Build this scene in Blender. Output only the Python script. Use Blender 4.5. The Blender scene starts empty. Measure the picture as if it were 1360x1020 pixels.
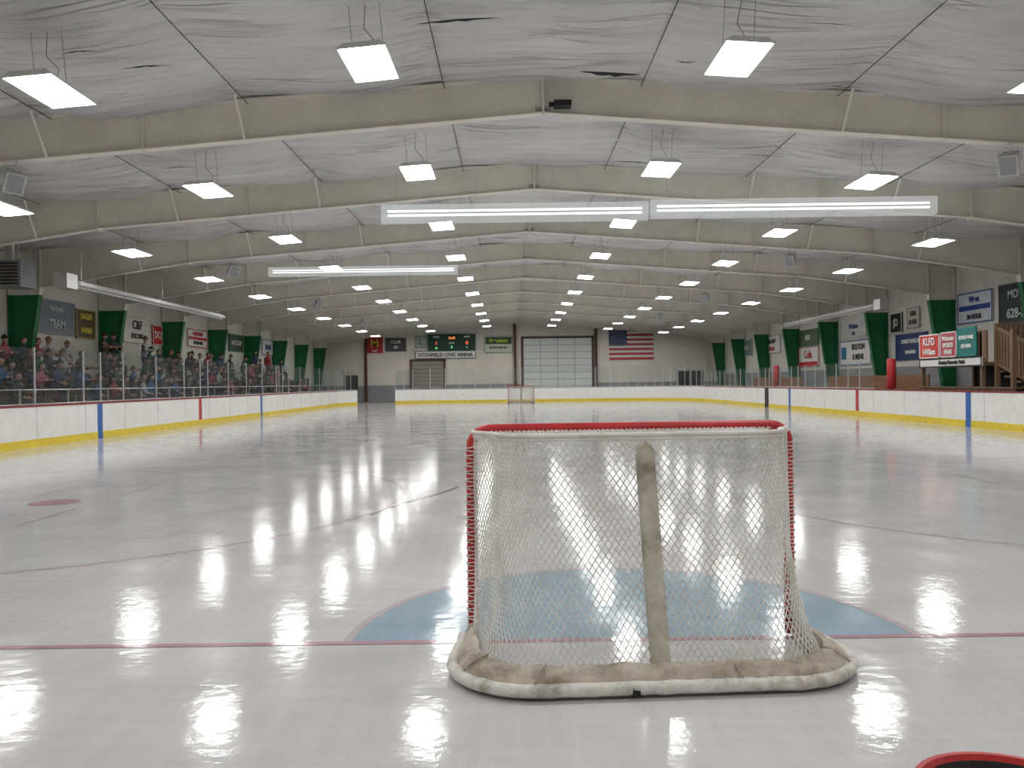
import bpy, bmesh, math, random
from mathutils import Vector, Matrix, noise
random.seed(7)
S=bpy.context.scene
try:
    S.view_settings.view_transform='Standard'
except Exception: pass

# ------------------------------------------------------------ materials
def newmat(n):
    m=bpy.data.materials.new(n); m.use_nodes=True
    nt=m.node_tree; b=nt.nodes['Principled BSDF']
    return m,nt,b
def N(nt,t,**k):
    n=nt.nodes.new(t)
    for a,v in k.items(): setattr(n,a,v)
    return n
def coords(nt,scale=(1,1,1),rot=(0,0,0)):
    tc=N(nt,'ShaderNodeTexCoord'); mp=N(nt,'ShaderNodeMapping')
    mp.inputs['Scale'].default_value=scale; mp.inputs['Rotation'].default_value=rot
    nt.links.new(tc.outputs['Object'],mp.inputs['Vector']); return mp.outputs['Vector']
def noisen(nt,vec,scale,detail=3,rough=.5):
    n=N(nt,'ShaderNodeTexNoise'); n.inputs['Scale'].default_value=scale
    n.inputs['Detail'].default_value=detail; n.inputs['Roughness'].default_value=rough
    nt.links.new(vec,n.inputs['Vector']); return n.outputs['Fac']
def math_(nt,op,a,b_=None,c=None):
    n=N(nt,'ShaderNodeMath',operation=op)
    for i,x in enumerate((a,b_,c)):
        if x is None: continue
        if isinstance(x,(int,float)): n.inputs[i].default_value=x
        else: nt.links.new(x,n.inputs[i])
    return n.outputs[0]
def maprange(nt,v,a,b_,c,d):
    r=N(nt,'ShaderNodeMapRange')
    for k,x in (('From Min',a),('From Max',b_),('To Min',c),('To Max',d)): r.inputs[k].default_value=x
    nt.links.new(v,r.inputs['Value']); return r.outputs[0]
def ramp(nt,fac,stops,interp='LINEAR'):
    r=N(nt,'ShaderNodeValToRGB'); r.color_ramp.interpolation=interp
    e=r.color_ramp.elements
    while len(e)<len(stops): e.new(.5)
    for i,(p,c) in enumerate(stops):
        e[i].position=p; e[i].color=(c[0],c[1],c[2],1)
    nt.links.new(fac,r.inputs['Fac']); return r.outputs['Color']
def bump(nt,b,h,strength=.3,dist=.02):
    n=N(nt,'ShaderNodeBump'); n.inputs['Strength'].default_value=strength
    n.inputs['Distance'].default_value=dist
    nt.links.new(h,n.inputs['Height']); nt.links.new(n.outputs['Normal'],b.inputs['Normal'])
def mul(c,f): return tuple(min(1,x*f) for x in c)
def mat(name,col,rough=.6,var=.12,scale=4,metal=0,stretch=(1,1,1),bmp=0,bscale=30,spec=.4):
    m,nt,b=newmat(name)
    v=coords(nt,stretch)
    f=noisen(nt,v,scale,4,.6)
    c=ramp(nt,f,[(.3,mul(col,1-var)),(.7,mul(col,1+var))])
    nt.links.new(c,b.inputs['Base Color'])
    b.inputs['Roughness'].default_value=rough; b.inputs['Metallic'].default_value=metal
    b.inputs['Specular IOR Level'].default_value=spec
    if bmp: bump(nt,b,noisen(nt,v,bscale,3),bmp,.01)
    return m
def emis(name,col,s):
    m,nt,b=newmat(name)
    b.inputs['Base Color'].default_value=(*col,1)
    b.inputs['Emission Color'].default_value=(*col,1); b.inputs['Emission Strength'].default_value=s
    return m
def ice_mat(name,c1,c2):
    m,nt,b=newmat(name)
    v=coords(nt)
    f=noisen(nt,v,.45,5,.55)
    f2=noisen(nt,coords(nt,(1,.07,1),(0,0,.5)),10,5,.7)
    f3=noisen(nt,coords(nt,(.06,1,1),(0,0,.9)),12,5,.7)
    f4=noisen(nt,coords(nt,(1,.05,1),(0,0,-.35)),9,3,.6)
    f5=noisen(nt,coords(nt,(.05,1,1),(0,0,-.15)),8,3,.6)
    a=math_(nt,'ADD',f2,f3)
    a2=math_(nt,'MULTIPLY',math_(nt,'MULTIPLY_ADD',a,.4,f),.5)
    c=ramp(nt,a2,[(.33,c1),(.57,c2)])
    sc=maprange(nt,math_(nt,'ABSOLUTE',math_(nt,'SUBTRACT',f4,.5)),0,.006,1,0)
    sc2=maprange(nt,math_(nt,'ABSOLUTE',math_(nt,'SUBTRACT',f5,.5)),0,.006,1,0)
    s=math_(nt,'MULTIPLY',math_(nt,'MAXIMUM',sc,sc2),maprange(nt,noisen(nt,v,1.2,3),.48,.7,0,.5))
    mx=N(nt,'ShaderNodeMixRGB'); nt.links.new(s,mx.inputs[0]); nt.links.new(c,mx.inputs[1]); mx.inputs[2].default_value=(.80,.81,.83,1)
    nt.links.new(mx.outputs[0],b.inputs['Base Color'])
    rg=maprange(nt,noisen(nt,v,1.8,4,.6),.35,.65,.06,.135)
    nt.links.new(math_(nt,'MULTIPLY_ADD',s,.2,rg),b.inputs['Roughness'])
    b.inputs['IOR'].default_value=1.33
    h1=noisen(nt,v,9,3,.5)
    h=math_(nt,'MULTIPLY_ADD',a,.3,h1)
    bump(nt,b,h,.15,.010)
    return m
def glass_mat(name,tint,refl=.08,opac=.08):
    m=bpy.data.materials.new(name); m.use_nodes=True; nt=m.node_tree; nt.nodes.clear()
    o=N(nt,'ShaderNodeOutputMaterial'); t=N(nt,'ShaderNodeBsdfTransparent'); t.inputs[0].default_value=(*tint,1)
    g=N(nt,'ShaderNodeBsdfGlossy'); g.inputs['Roughness'].default_value=.05
    d=N(nt,'ShaderNodeBsdfDiffuse'); d.inputs[0].default_value=(.75,.8,.78,1)
    m1=N(nt,'ShaderNodeMixShader'); m1.inputs[0].default_value=refl
    m2=N(nt,'ShaderNodeMixShader')
    f=noisen(nt,coords(nt),1.5,4); nt.links.new(math_(nt,'MULTIPLY',f,opac*2),m2.inputs[0])
    nt.links.new(t.outputs[0],m1.inputs[1]); nt.links.new(g.outputs[0],m1.inputs[2])
    nt.links.new(m1.outputs[0],m2.inputs[1]); nt.links.new(d.outputs[0],m2.inputs[2])
    nt.links.new(m2.outputs[0],o.inputs[0]); return m
def ribbed(name,col,axis,freq,rough=.55):
    m,nt,b=newmat(name)
    v=coords(nt)
    f=noisen(nt,v,.5,5,.6)
    c=ramp(nt,f,[(.3,mul(col,.88)),(.7,mul(col,1.06))])
    nt.links.new(c,b.inputs['Base Color']); b.inputs['Roughness'].default_value=rough
    w=N(nt,'ShaderNodeTexWave',bands_direction=axis); w.inputs['Scale'].default_value=freq
    nt.links.new(v,w.inputs['Vector']); bump(nt,b,w.outputs['Fac'],.5,.03)
    return m

M={}
M['ice']=ice_mat('ice',(.50,.507,.515),(.66,.663,.67))
M['ice_blue']=ice_mat('ice_blue',(.26,.37,.46),(.37,.48,.56))
M['ice_red']=ice_mat('ice_red',(.40,.22,.26),(.50,.33,.36))
M['ice_pink']=ice_mat('ice_faint_red',(.44,.37,.39),(.58,.52,.535))
M['ice_bline']=ice_mat('ice_blue_line',(.38,.42,.48),(.52,.55,.61))
M['ice_dark']=ice_mat('ice_dark_mark',(.14,.14,.15),(.30,.30,.31))
M['white']=mat('board_white',(.86,.86,.84),.35,.05,3)
M['yellow']=mat('kick_yellow',(.78,.60,.05),.4,.1,5)
M['redp']=mat('red_paint',(.50,.03,.035),.35,.15,6)
M['cap']=mat('cap_red',(.26,.035,.04),.4,.15,6)
M['bluep']=mat('blue_paint',(.03,.13,.42),.4,.1,6)
M['black']=mat('black_rubber',(.015,.015,.017),.5,.2,8)
M['steel']=mat('aluminium',(.62,.63,.64),.35,.08,10,metal=.6)
M['beam']=mat('beam_cream_paint',(.76,.735,.66),.5,.09,1.1)
M['beamd']=mat('beam_stain',(.42,.40,.35),.6,.15,3)
M['green']=mat('column_green',(.012,.15,.055),.5,.15,4)
M['wall']=ribbed('wall_cream_metal',(.80,.78,.71),'Y',3.3)
M['wallx']=ribbed('wall_cream_metal_end',(.82,.79,.72),'X',3.3)
M['conc']=mat('concrete',(.26,.26,.25),.7,.2,2,bmp=.2)
M['wood']=mat('bleacher_wood',(.24,.11,.05),.5,.3,3,stretch=(8,.5,8))
M['wood2']=mat('booth_wood',(.20,.125,.075),.6,.3,3,stretch=(6,6,.5))
M['dark']=mat('dark_void',(.02,.02,.022),.8,.2,2)
M['grey']=mat('grey_paint',(.30,.31,.32),.5,.12,3)
M['lgrey']=mat('light_grey',(.50,.51,.52),.45,.1,3)
M['ltrim']=mat('pale_enamel',(.72,.72,.71),.4,.05,3)
M['glass']=glass_mat('rink_glass_mat',(.90,.93,.92),.06,.03)
M['glass2']=glass_mat('rink_glass_side',(.76,.81,.80),.05,.035)
M['lamp']=emis('lamp_tube',(1,.985,.965),33)
M['brown']=mat('column_brown',(.09,.04,.03),.6,.2,3)
def ceil_mat():
    m,nt,b=newmat('ceiling_insulation')
    v=coords(nt)
    big=noisen(nt,v,.30,5,.6)
    st=noisen(nt,coords(nt,(.20,2.6,1)),1.5,5,.6)
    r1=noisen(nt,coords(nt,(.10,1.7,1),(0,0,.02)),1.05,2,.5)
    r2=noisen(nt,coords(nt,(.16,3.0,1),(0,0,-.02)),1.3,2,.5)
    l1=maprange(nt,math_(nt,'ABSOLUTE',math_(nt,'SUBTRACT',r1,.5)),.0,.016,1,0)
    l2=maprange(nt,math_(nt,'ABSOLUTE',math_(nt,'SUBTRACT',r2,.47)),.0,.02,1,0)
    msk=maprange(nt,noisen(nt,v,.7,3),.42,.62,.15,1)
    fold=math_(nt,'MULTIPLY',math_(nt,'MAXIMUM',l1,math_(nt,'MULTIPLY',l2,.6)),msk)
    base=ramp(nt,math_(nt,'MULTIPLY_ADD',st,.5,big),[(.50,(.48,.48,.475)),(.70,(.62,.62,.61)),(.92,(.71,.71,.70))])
    mx=N(nt,'ShaderNodeMixRGB'); nt.links.new(math_(nt,'MULTIPLY',fold,.40),mx.inputs[0]); nt.links.new(base,mx.inputs[1]); mx.inputs[2].default_value=(.16,.16,.16,1)  # shade of the folds painted into the base colour as darker lines
    nt.links.new(mx.outputs[0],b.inputs['Base Color']); b.inputs['Roughness'].default_value=.36
    h=math_(nt,'MULTIPLY_ADD',fold,-.35,st)
    bump(nt,b,h,.85,.11); return m
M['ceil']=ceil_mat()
def net_mat():
    m,nt,b=newmat('net_cord')
    f=noisen(nt,coords(nt),6,3)
    nt.links.new(ramp(nt,f,[(.3,(.60,.58,.53)),(.6,(.80,.79,.76))]),b.inputs['Base Color'])
    b.inputs['Roughness'].default_value=.7; return m
M['net']=net_mat()
def canvas_mat(name,lo,mid,hi):
    m,nt,b=newmat(name)
    v=coords(nt)
    f=noisen(nt,v,5,7,.7)
    nt.links.new(ramp(nt,f,[(.34,lo),(.5,mid),(.66,hi)]),b.inputs['Base Color'])
    b.inputs['Roughness'].default_value=.75; bump(nt,b,noisen(nt,v,14,5,.6),.6,.02); return m
M['canvas']=canvas_mat('dirty_canvas',(.22,.18,.13),(.44,.39,.32),(.60,.55,.47))
M['basewhite']=canvas_mat('base_pad_white',(.34,.32,.28),(.68,.67,.63),(.76,.75,.72))
M['strap']=canvas_mat('centre_post_wrap',(.20,.18,.14),(.46,.43,.36),(.60,.57,.50))

# ------------------------------------------------------------ mesh builder
class MB:
    def __init__(s,mats): s.v=[];s.f=[];s.m=[];s.mats=mats
    def quad(s,pts,mi=0):
        i=len(s.v); s.v+=[tuple(p) for p in pts]; s.f.append(tuple(range(i,i+len(pts)))); s.m.append(mi)
    def box(s,x0,x1,y0,y1,z0,z1,mi=0):
        s.hexa([(x0,y0,z0),(x1,y0,z0),(x1,y1,z0),(x0,y1,z0),(x0,y0,z1),(x1,y0,z1),(x1,y1,z1),(x0,y1,z1)],mi)
    def hexa(s,p,mi=0):
        i=len(s.v); s.v+=[tuple(q) for q in p]
        for f in ((0,3,2,1),(4,5,6,7),(0,1,5,4),(1,2,6,5),(2,3,7,6),(3,0,4,7)):
            s.f.append(tuple(i+k for k in f)); s.m.append(mi)
    def tube(s,pts,r,sides=6,mi=0,cap=True):
        pts=[Vector(p) for p in pts]; n=len(pts)
        if n<2: return
        rr=r if isinstance(r,(list,tuple)) else [r]*n
        i0=len(s.v); up=None
        for k in range(n):
            t=(pts[min(k+1,n-1)]-pts[max(k-1,0)])
            if t.length<1e-9: t=Vector((0,0,1))
            t.normalize()
            if up is None:
                up=Vector((0,0,1)) if abs(t.z)<.9 else Vector((1,0,0))
            a=t.cross(up)
            if a.length<1e-6: a=t.orthogonal()
            a.normalize()
            up=a.cross(t).normalized()
            for j in range(sides):
                an=2*math.pi*j/sides
                s.v.append(tuple(pts[k]+(a*math.cos(an)+up*math.sin(an))*rr[k]))
        for k in range(n-1):
            for j in range(sides):
                j2=(j+1)%sides
                s.f.append((i0+k*sides+j,i0+k*sides+j2,i0+(k+1)*sides+j2,i0+(k+1)*sides+j)); s.m.append(mi)
        if cap:
            s.f.append(tuple(i0+j for j in reversed(range(sides)))); s.m.append(mi)
            s.f.append(tuple(i0+(n-1)*sides+j for j in range(sides))); s.m.append(mi)
    def ball(s,c,rad,mi=0,seg=10,rings=7,zmin=-1.01,fn=None):
        i0=len(s.v)
        for a in range(rings+1):
            th=math.pi*a/rings
            for k in range(seg):
                ph=2*math.pi*k/seg
                d=Vector((math.sin(th)*math.cos(ph),math.sin(th)*math.sin(ph),max(zmin,math.cos(th))))
                if fn: d=fn(d)
                s.v.append((c[0]+d.x*rad[0],c[1]+d.y*rad[1],c[2]+d.z*rad[2]))
        for a in range(rings):
            for k in range(seg):
                k2=(k+1)%seg
                s.f.append((i0+a*seg+k,i0+(a+1)*seg+k,i0+(a+1)*seg+k2,i0+a*seg+k2)); s.m.append(mi)
    def mesh(s,name,smooth=False):
        me=bpy.data.meshes.new(name); me.from_pydata(s.v,[],s.f)
        for m in s.mats: me.materials.append(M[m] if isinstance(m,str) else m)
        me.polygons.foreach_set('material_index',s.m)
        if smooth: me.polygons.foreach_set('use_smooth',[True]*len(s.f))
        me.update(); return me
    def obj(s,name,loc=(0,0,0),smooth=False,parent=None,rot=None):
        o=bpy.data.objects.new(name,s.mesh(name,smooth)); S.collection.objects.link(o); o.location=loc
        if rot: o.rotation_euler=rot
        if parent: o.parent=parent
        return o
def link(name,me,loc,rot=(0,0,0),parent=None):
    o=bpy.data.objects.new(name,me); S.collection.objects.link(o); o.location=loc; o.rotation_euler=rot
    if parent: o.parent=parent
    return o
def empty(name,loc=(0,0,0)):
    o=bpy.data.objects.new(name,None); S.collection.objects.link(o); o.location=loc; return o

# ------------------------------------------------------------ dimensions (metres)
HW=12.95; Y0=.78; Y1=63.75; R=6.0
WALL=17.5; YB=-5; YF=71.8
def roof(x): return 7.27-.065*abs(x)
def bbot(x):
    x=abs(x)
    return 6.56-.078*x if x<11.4 else 5.671-(x-11.4)*.15

# ------------------------------------------------------------ shell
b=MB(['conc']); b.box(-WALL-.3,WALL+.3,YB-.3,YF+.3,-.25,-.03); b.obj('floor')
for nm,x0,x1,m in (('wall_left',-WALL-.2,-WALL,'wall'),('wall_right',WALL,WALL+.2,'wall')):
    b=MB([m]); b.box(x0,x1,YB,YF,-.03,6.3); b.obj(nm)
for nm,y0,y1 in (('wall_back',YB-.2,YB),('wall_far',YF,YF+.2)):
    b=MB(['wallx'])
    for sx in (-1,1):
        a,c=(0,WALL+.2)
        b.hexa([(sx*a,y0,-.03),(sx*c,y0,-.03),(sx*c,y1,-.03),(sx*a,y1,-.03),(sx*a,y0,roof(a)+.2),(sx*c,y0,roof(c)+.2),(sx*c,y1,roof(c)+.2),(sx*a,y1,roof(a)+.2)])
    b.obj(nm)
FR=[15.6+6.1*k for k in range(-3,10)]
nx,ny=140,1300
vs=[];fs=[]
seam0=-1.85; sp=3.7
for j in range(ny+1):
    y=YB+(YF-YB)*j/ny
    fy=((y-15.6)/6.1)%1
    for i in range(nx+1):
        x=-WALL+2*WALL*i/nx
        u=((x-seam0)/sp)%1
        sag=.20*math.sin(math.pi*u)**.7*(.35+.65*math.sin(math.pi*fy)**.5)
        nn=noise.noise(Vector((x*.22,y*.5,3)))
        cell=math.floor((x-seam0)/sp)
        ph=y/.72+.7*nn+.10*math.sin(x*1.1)+cell*.37
        cr=abs(math.sin(math.pi*ph))**.5
        amp=max(.012,.08+.12*noise.noise(Vector((x*.3,y*.45,9))))
        n2=noise.noise(Vector((x*.9,y*3.2,1)))*.035
        vs.append((x,y,roof(x)+.07-sag*.8-cr*amp*1.25+n2))
for j in range(ny):
    for i in range(nx):
        a=j*(nx+1)+i; fs.append((a,a+nx+1,a+nx+2,a+1))
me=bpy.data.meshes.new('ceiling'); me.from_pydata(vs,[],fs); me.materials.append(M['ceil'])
me.polygons.foreach_set('use_smooth',[True]*len(fs)); me.update()
link('ceiling',me,(0,0,0))
b=MB(['dark'])
for k in range(-4,6):
    x=seam0+sp*k
    if abs(x)<WALL-.3: b.tube([(x,YB+.1,roof(x)-.10),(x,YF-.1,roof(x)-.10)],.008,5)
b.obj('trim_1')
b=MB(['dark'])
rt=random.Random(5)
T=[(-1.4,12.4,1.3,.045),(1.15,14.6,1.1,.09),(-.9,16.6,.9,.03),(-9.3,11.6,1.5,.05),(2.4,20.3,1.2,.04),(-6.4,13.2,.8,.03),(5.2,19.2,1.0,.03),(9.8,12.8,1.2,.05),(-1.9,26.3,1.2,.05),(1.6,32.1,1.2,.05),(-7.5,10.6,1.0,.04)]
for k in range(22): T.append((rt.uniform(-10,10),rt.uniform(11,34),rt.uniform(.4,1.1),rt.uniform(.010,.026)))
for (x,y,L,w) in T:
    n=10; z=roof(x)-.26
    g=-.065*math.copysign(1,x); bow=rt.uniform(-.08,.08)
    up=[(x-L/2+L*i/n,y+bow*math.sin(math.pi*i/n)+w*(1+.5*math.sin(i*2.3))*math.sin(math.pi*i/n),z+g*(-L/2+L*i/n)) for i in range(n+1)]
    dn=[(x-L/2+L*i/n,y+bow*math.sin(math.pi*i/n)-w*math.sin(math.pi*i/n),z+g*(-L/2+L*i/n)) for i in range(1,n)]
    b.quad(up+dn[::-1])
b.obj('trim_2')

# ------------------------------------------------------------ steel frames
def frame_mesh():
    b=MB(['beam','green','beamd'])
    XI=16.4
    xs=[0,3.7,7.5,11.4,13.8,XI]
    for s in (-1,1):
        for i in range(len(xs)-1):
            a,c=xs[i],xs[i+1]
            def H(x,y,z): return (s*x,y,z)
            def slab(z0a,z1a,z0c,z1c,w,mi=0):
                b.hexa([H(a,-w,z0a),H(c,-w,z0c),H(c,w,z0c),H(a,w,z0a),H(a,-w,z1a),H(c,-w,z1c),H(c,w,z1c),H(a,w,z1a)],mi)
            slab(bbot(a),roof(a)-.03,bbot(c),roof(c)-.03,.008)
            slab(bbot(a)-.02,bbot(a),bbot(c)-.02,bbot(c),.11)
            slab(roof(a)-.06,roof(a)-.03,roof(c)-.06,roof(c)-.03,.11)
        for x in (0.012,7.5,11.4):
            b.box(min(s*(x-.012),s*(x+.012)),max(s*(x-.012),s*(x+.012)),-.12,.12,bbot(x)-.06,roof(x)-.05)
        for x in (5.6,9.3,13.0):
            for t in (-1,1):
                b.tube([(s*x,t*.10,bbot(x)),(s*(x+.0),t*.62,roof(x)-.12)],.028,4)
        zk=bbot(XI)
        for (z0,z1,mi) in ((-.03,4.65,1),(4.65,zk,0),(zk,roof(XI)-.04,0)):
            def inn(z): return 17.15-(17.15-XI)*min(z,zk)/zk
            x0,x1=inn(z0),inn(z1)
            b.hexa([(s*x0,-.008,z0),(s*17.47,-.008,z0),(s*17.47,.008,z0),(s*x0,.008,z0),(s*x1,-.008,z1),(s*17.47,-.008,z1),(s*17.47,.008,z1),(s*x1,.008,z1)],mi)
            b.hexa([(s*(x0-.02),-.12,z0),(s*x0,-.12,z0),(s*x0,.12,z0),(s*(x0-.02),.12,z0),(s*(x1-.02),-.12,z1),(s*x1,-.12,z1),(s*x1,.12,z1),(s*(x1-.02),.12,z1)],mi)
            b.box(min(s*17.43,s*17.47),max(s*17.43,s*17.47),-.12,.12,z0,z1,mi)
    b.box(-.14,.14,-.05,.05,6.62,6.66,2)
    return b.mesh('steel_frame')
fm=frame_mesh()
for y in FR[1:]:
    link('steel_roof_frame',fm,(0,y,0))

# ------------------------------------------------------------ high bay lights
def hb_mesh():
    b=MB(['ltrim','lamp','steel','grey'])
    b.hexa([(-.33,-.62,0),(.33,-.62,0),(.33,.62,0),(-.33,.62,0),(-.25,-.6,.07),(.25,-.6,.07),(.25,.6,.07),(-.25,.6,.07)],0)
    for k in range(6):
        x=-.305+.105*k
        b.quad([(x,-.6,-.012),(x,.6,-.012),(x+.088,.6,-.012),(x+.088,-.6,-.012)],1)
    b.box(-.335,-.325,-.63,.63,-.02,.01,0); b.box(.325,.335,-.63,.63,-.02,.01,0)
    b.box(-.33,.33,-.63,-.62,-.02,.01,0); b.box(-.33,.33,.62,.63,-.02,.01,0)
    for x in (-.22,.22):
        b.tube([(x,0,.07),(x,0,.85)],.0045,4,3)
    b.tube([(0.05,0,.07),(.12,.03,.3),(-.03,0,.5),(0.02,0,.85)],.007,4,3)
    b.box(-.09,.09,-.12,.12,.07,.13,3)
    return b.mesh('ceiling_light')
hb=hb_mesh()
for k in range(-2,10):
    y=11.8+6.1*k
    for x,z in ((2.62,6.07),(7.15,5.74),(11.6,5.40)):
        for s in (-1,1):
            link('ceiling_light',hb,(s*x,y,z),(0,s*.07+random.uniform(-.02,.02),random.uniform(-.02,.02)))

def lens():  # see-through glow painted around the tube reflections, no real fixture cover
    m=bpy.data.materials.new('reflection_veil'); m.use_nodes=True; nt=m.node_tree; nt.nodes.clear()
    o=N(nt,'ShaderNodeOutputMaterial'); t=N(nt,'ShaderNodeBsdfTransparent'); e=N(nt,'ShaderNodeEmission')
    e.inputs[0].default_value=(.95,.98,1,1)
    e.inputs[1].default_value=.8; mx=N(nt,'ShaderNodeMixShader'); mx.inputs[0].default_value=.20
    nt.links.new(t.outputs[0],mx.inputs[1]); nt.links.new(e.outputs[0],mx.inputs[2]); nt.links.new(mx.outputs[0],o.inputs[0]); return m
M['lens']=lens(); M['tube_refl']=emis('reflection_core',(.97,1,1),.95)
def tube_refl(x0,x1,y,z,h):  # glowing bars added for tube reflections in the rink glass; hanger wires invented
    b=MB(['lens','tube_refl','steel'])
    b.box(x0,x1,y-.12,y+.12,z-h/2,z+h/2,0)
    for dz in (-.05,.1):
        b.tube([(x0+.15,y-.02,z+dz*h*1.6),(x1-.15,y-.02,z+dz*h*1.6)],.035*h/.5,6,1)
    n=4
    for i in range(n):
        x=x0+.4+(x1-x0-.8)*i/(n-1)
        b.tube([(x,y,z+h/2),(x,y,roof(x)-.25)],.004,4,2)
    b.obj('tube_reflection')
tube_refl(-3.85,2.80,20.7,5.74,.44)
tube_refl(2.88,9.98,20.7,5.78,.44)
tube_refl(-9.8,-2.65,31.4,5.80,.34)

# ------------------------------------------------------------ ice & markings
def rr_path(hw,y0,y1,r,n=14):
    P=[]
    for cx,cy,a0 in ((-hw+r,y1-r,180),(hw-r,y1-r,90),(hw-r,y0+r,0),(-hw+r,y0+r,-90)):
        for i in range(n+1):
            a=math.radians(a0-90*i/n); P.append((cx+r*math.cos(a),cy+r*math.sin(a)))
    return P
P=rr_path(HW,Y0,Y1,R)
bm=bmesh.new(); vv=[bm.verts.new((x,y,0)) for x,y in P]; f=bm.faces.new(vv[::-1]); bm.normal_update()
if f.normal.z<0: f.normal_flip()
me=bpy.data.meshes.new('ice_sheet'); bm.to_mesh(me); bm.free(); me.materials.append(M['ice'])
link('ice_sheet',me,(0,0,0))
def ring(b,cx,cy,r0,r1,z,mi,a0=0,a1=360,n=64,sx=1):
    for i in range(n):
        A=math.radians(a0+(a1-a0)*i/n); B=math.radians(a0+(a1-a0)*(i+1)/n)
        b.quad([(cx+sx*r0*math.cos(A),cy+r0*math.sin(A),z),(cx+sx*r1*math.cos(A),cy+r1*math.sin(A),z),(cx+sx*r1*math.cos(B),cy+r1*math.sin(B),z),(cx+sx*r0*math.cos(B),cy+r0*math.sin(B),z)],mi)
def rect(b,x0,x1,y0,y1,z,mi): b.quad([(x0,y0,z),(x1,y0,z),(x1,y1,z),(x0,y1,z)],mi)
G0,G1=4.8,60.4
b=MB(['ice_blue','ice_red','ice_pink','ice_bline','ice_dark'])
for g,a0 in ((G0,0),(G1,180)):
    ring(b,.03,g,0.001,1.83,.0010,0,a0,a0+180,sx=.91)
    ring(b,.03,g,1.80,1.86,.0018,2,a0,a0+180,sx=.91)
    rect(b,-11.9,11.9,g-.03,g+.03,.0024,1)
    s=1 if g==G0 else -1
    for sx in (-1,1):
        cx,cy=sx*6.7,g+s*6.1
        ring(b,cx,cy,4.53,4.6,.0014,2); ring(b,cx,cy,.001,.31,.002,1,n=24)
        for hx in (-1,1):
            rect(b,cx+hx*.6-.03,cx+hx*.6+.03,cy+.6,cy+1.8,.002,2); rect(b,cx+hx*.6-.03,cx+hx*.6+.03,cy-1.8,cy-.6,.002,2)
for y,m in ((24.7,3),(40.6,3)): rect(b,-12.9,12.9,y-.15,y+.15,.001,m)
rect(b,-12.9,12.9,32.5,32.8,.001,2)
ring(b,0,32.65,4.53,4.6,.0015,3)
for sx in (-1,1):
    for y in (26.3,39.0): ring(b,sx*6.7,y,.001,.3,.002,1,n=24)
for i in range(12):
    t0,t1=i/12,(i+1)/12
    def pt(t): return Vector((-2.3+.85*t,9.5+2.5*t+.12*math.sin(6*t),.0028))
    p,q=pt(t0),pt(t1); w=.04*(1-abs(t0-.6)); b.quad([p+Vector((-w,0,0)),p+Vector((w,0,0)),q+Vector((w,0,0)),q+Vector((-w,0,0))],4)
b.obj('ice_markings')

# ------------------------------------------------------------ dasher boards
def path_pts():
    pts=[]
    ys=set([Y0+R,Y1-R])
    y=Y0+R
    while y<Y1-R: ys.add(round(y,3)); y+=2.44
    for c in (24.7,32.65,40.6): ys|={c-.15,c+.15}
    ys|={43.9,44.6}
    ys=sorted(ys)
    n=14
    for i in range(n):
        a=math.radians(270-90*i/n); pts.append((-HW+R+R*math.cos(a),Y0+R+R*math.sin(a)))
    for y in ys: pts.append((-HW,y))
    for i in range(1,n):
        a=math.radians(180-90*i/n); pts.append((-HW+R+R*math.cos(a),Y1-R+R*math.sin(a)))
    for k in range(7): pts.append((-HW+R+(2*HW-2*R)*k/6,Y1))
    for i in range(1,n):
        a=math.radians(90-90*i/n); pts.append((HW-R+R*math.cos(a),Y1-R+R*math.sin(a)))
    for y in reversed(ys): pts.append((HW,y))
    for i in range(1,n+1):
        a=math.radians(-90*i/n); pts.append((HW-R+R*math.cos(a),Y0+R+R*math.sin(a)))
    for k in range(1,7): pts.append((HW-R-(2*HW-2*R)*k/6,Y0))
    return pts
PP=path_pts()
bd=MB(['white','yellow','cap','bluep','redp','black','lgrey'])
segs=[]
for i in range(len(PP)-1):
    p,q=Vector((*PP[i],0)),Vector((*PP[i+1],0)); d=(q-p)
    if d.length<1e-4: continue
    d.normalize(); n=Vector((-d.y,d.x,0))
    mx,my=(p.x+q.x)/2,(p.y+q.y)/2
    ang=math.degrees(math.atan2(my-(Y1-R),-(mx+HW-R)))
    gate = mx<-HW+R and my>Y1-R and 31<ang<64
    segs.append((p,q,n,gate))
    if gate: continue
    def strip_(o0,o1,z0,z1,mi):
        a,c=p+n*o0,q+n*o0; e,f_=p+n*o1,q+n*o1
        bd.hexa([(a.x,a.y,z0),(c.x,c.y,z0),(f_.x,f_.y,z0),(e.x,e.y,z0),(a.x,a.y,z1),(c.x,c.y,z1),(f_.x,f_.y,z1),(e.x,e.y,z1)],mi)
    mi=0
    side=abs(abs(mx)-HW)<.02
    if side:
        for c in (24.7,40.6):
            if abs(my-c)<.14: mi=3
        if abs(my-32.65)<.14: mi=4
        if mx>0 and 43.9<my<44.6: mi=5
    strip_(0,.1,.2,1.03,mi); strip_(-.012,.1,0,.2,1 if mi not in (3,5) else mi)
    strip_(-.01,.13,1.03,1.075,2 if side else (6 if my>30 else 2))
    if side and mi==0:
        a=p-n*.004
        bd.box(a.x-.003,a.x+.003,a.y-.006,a.y+.006,.2,1.03,6)
bd.obj('dasher_boards')
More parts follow.
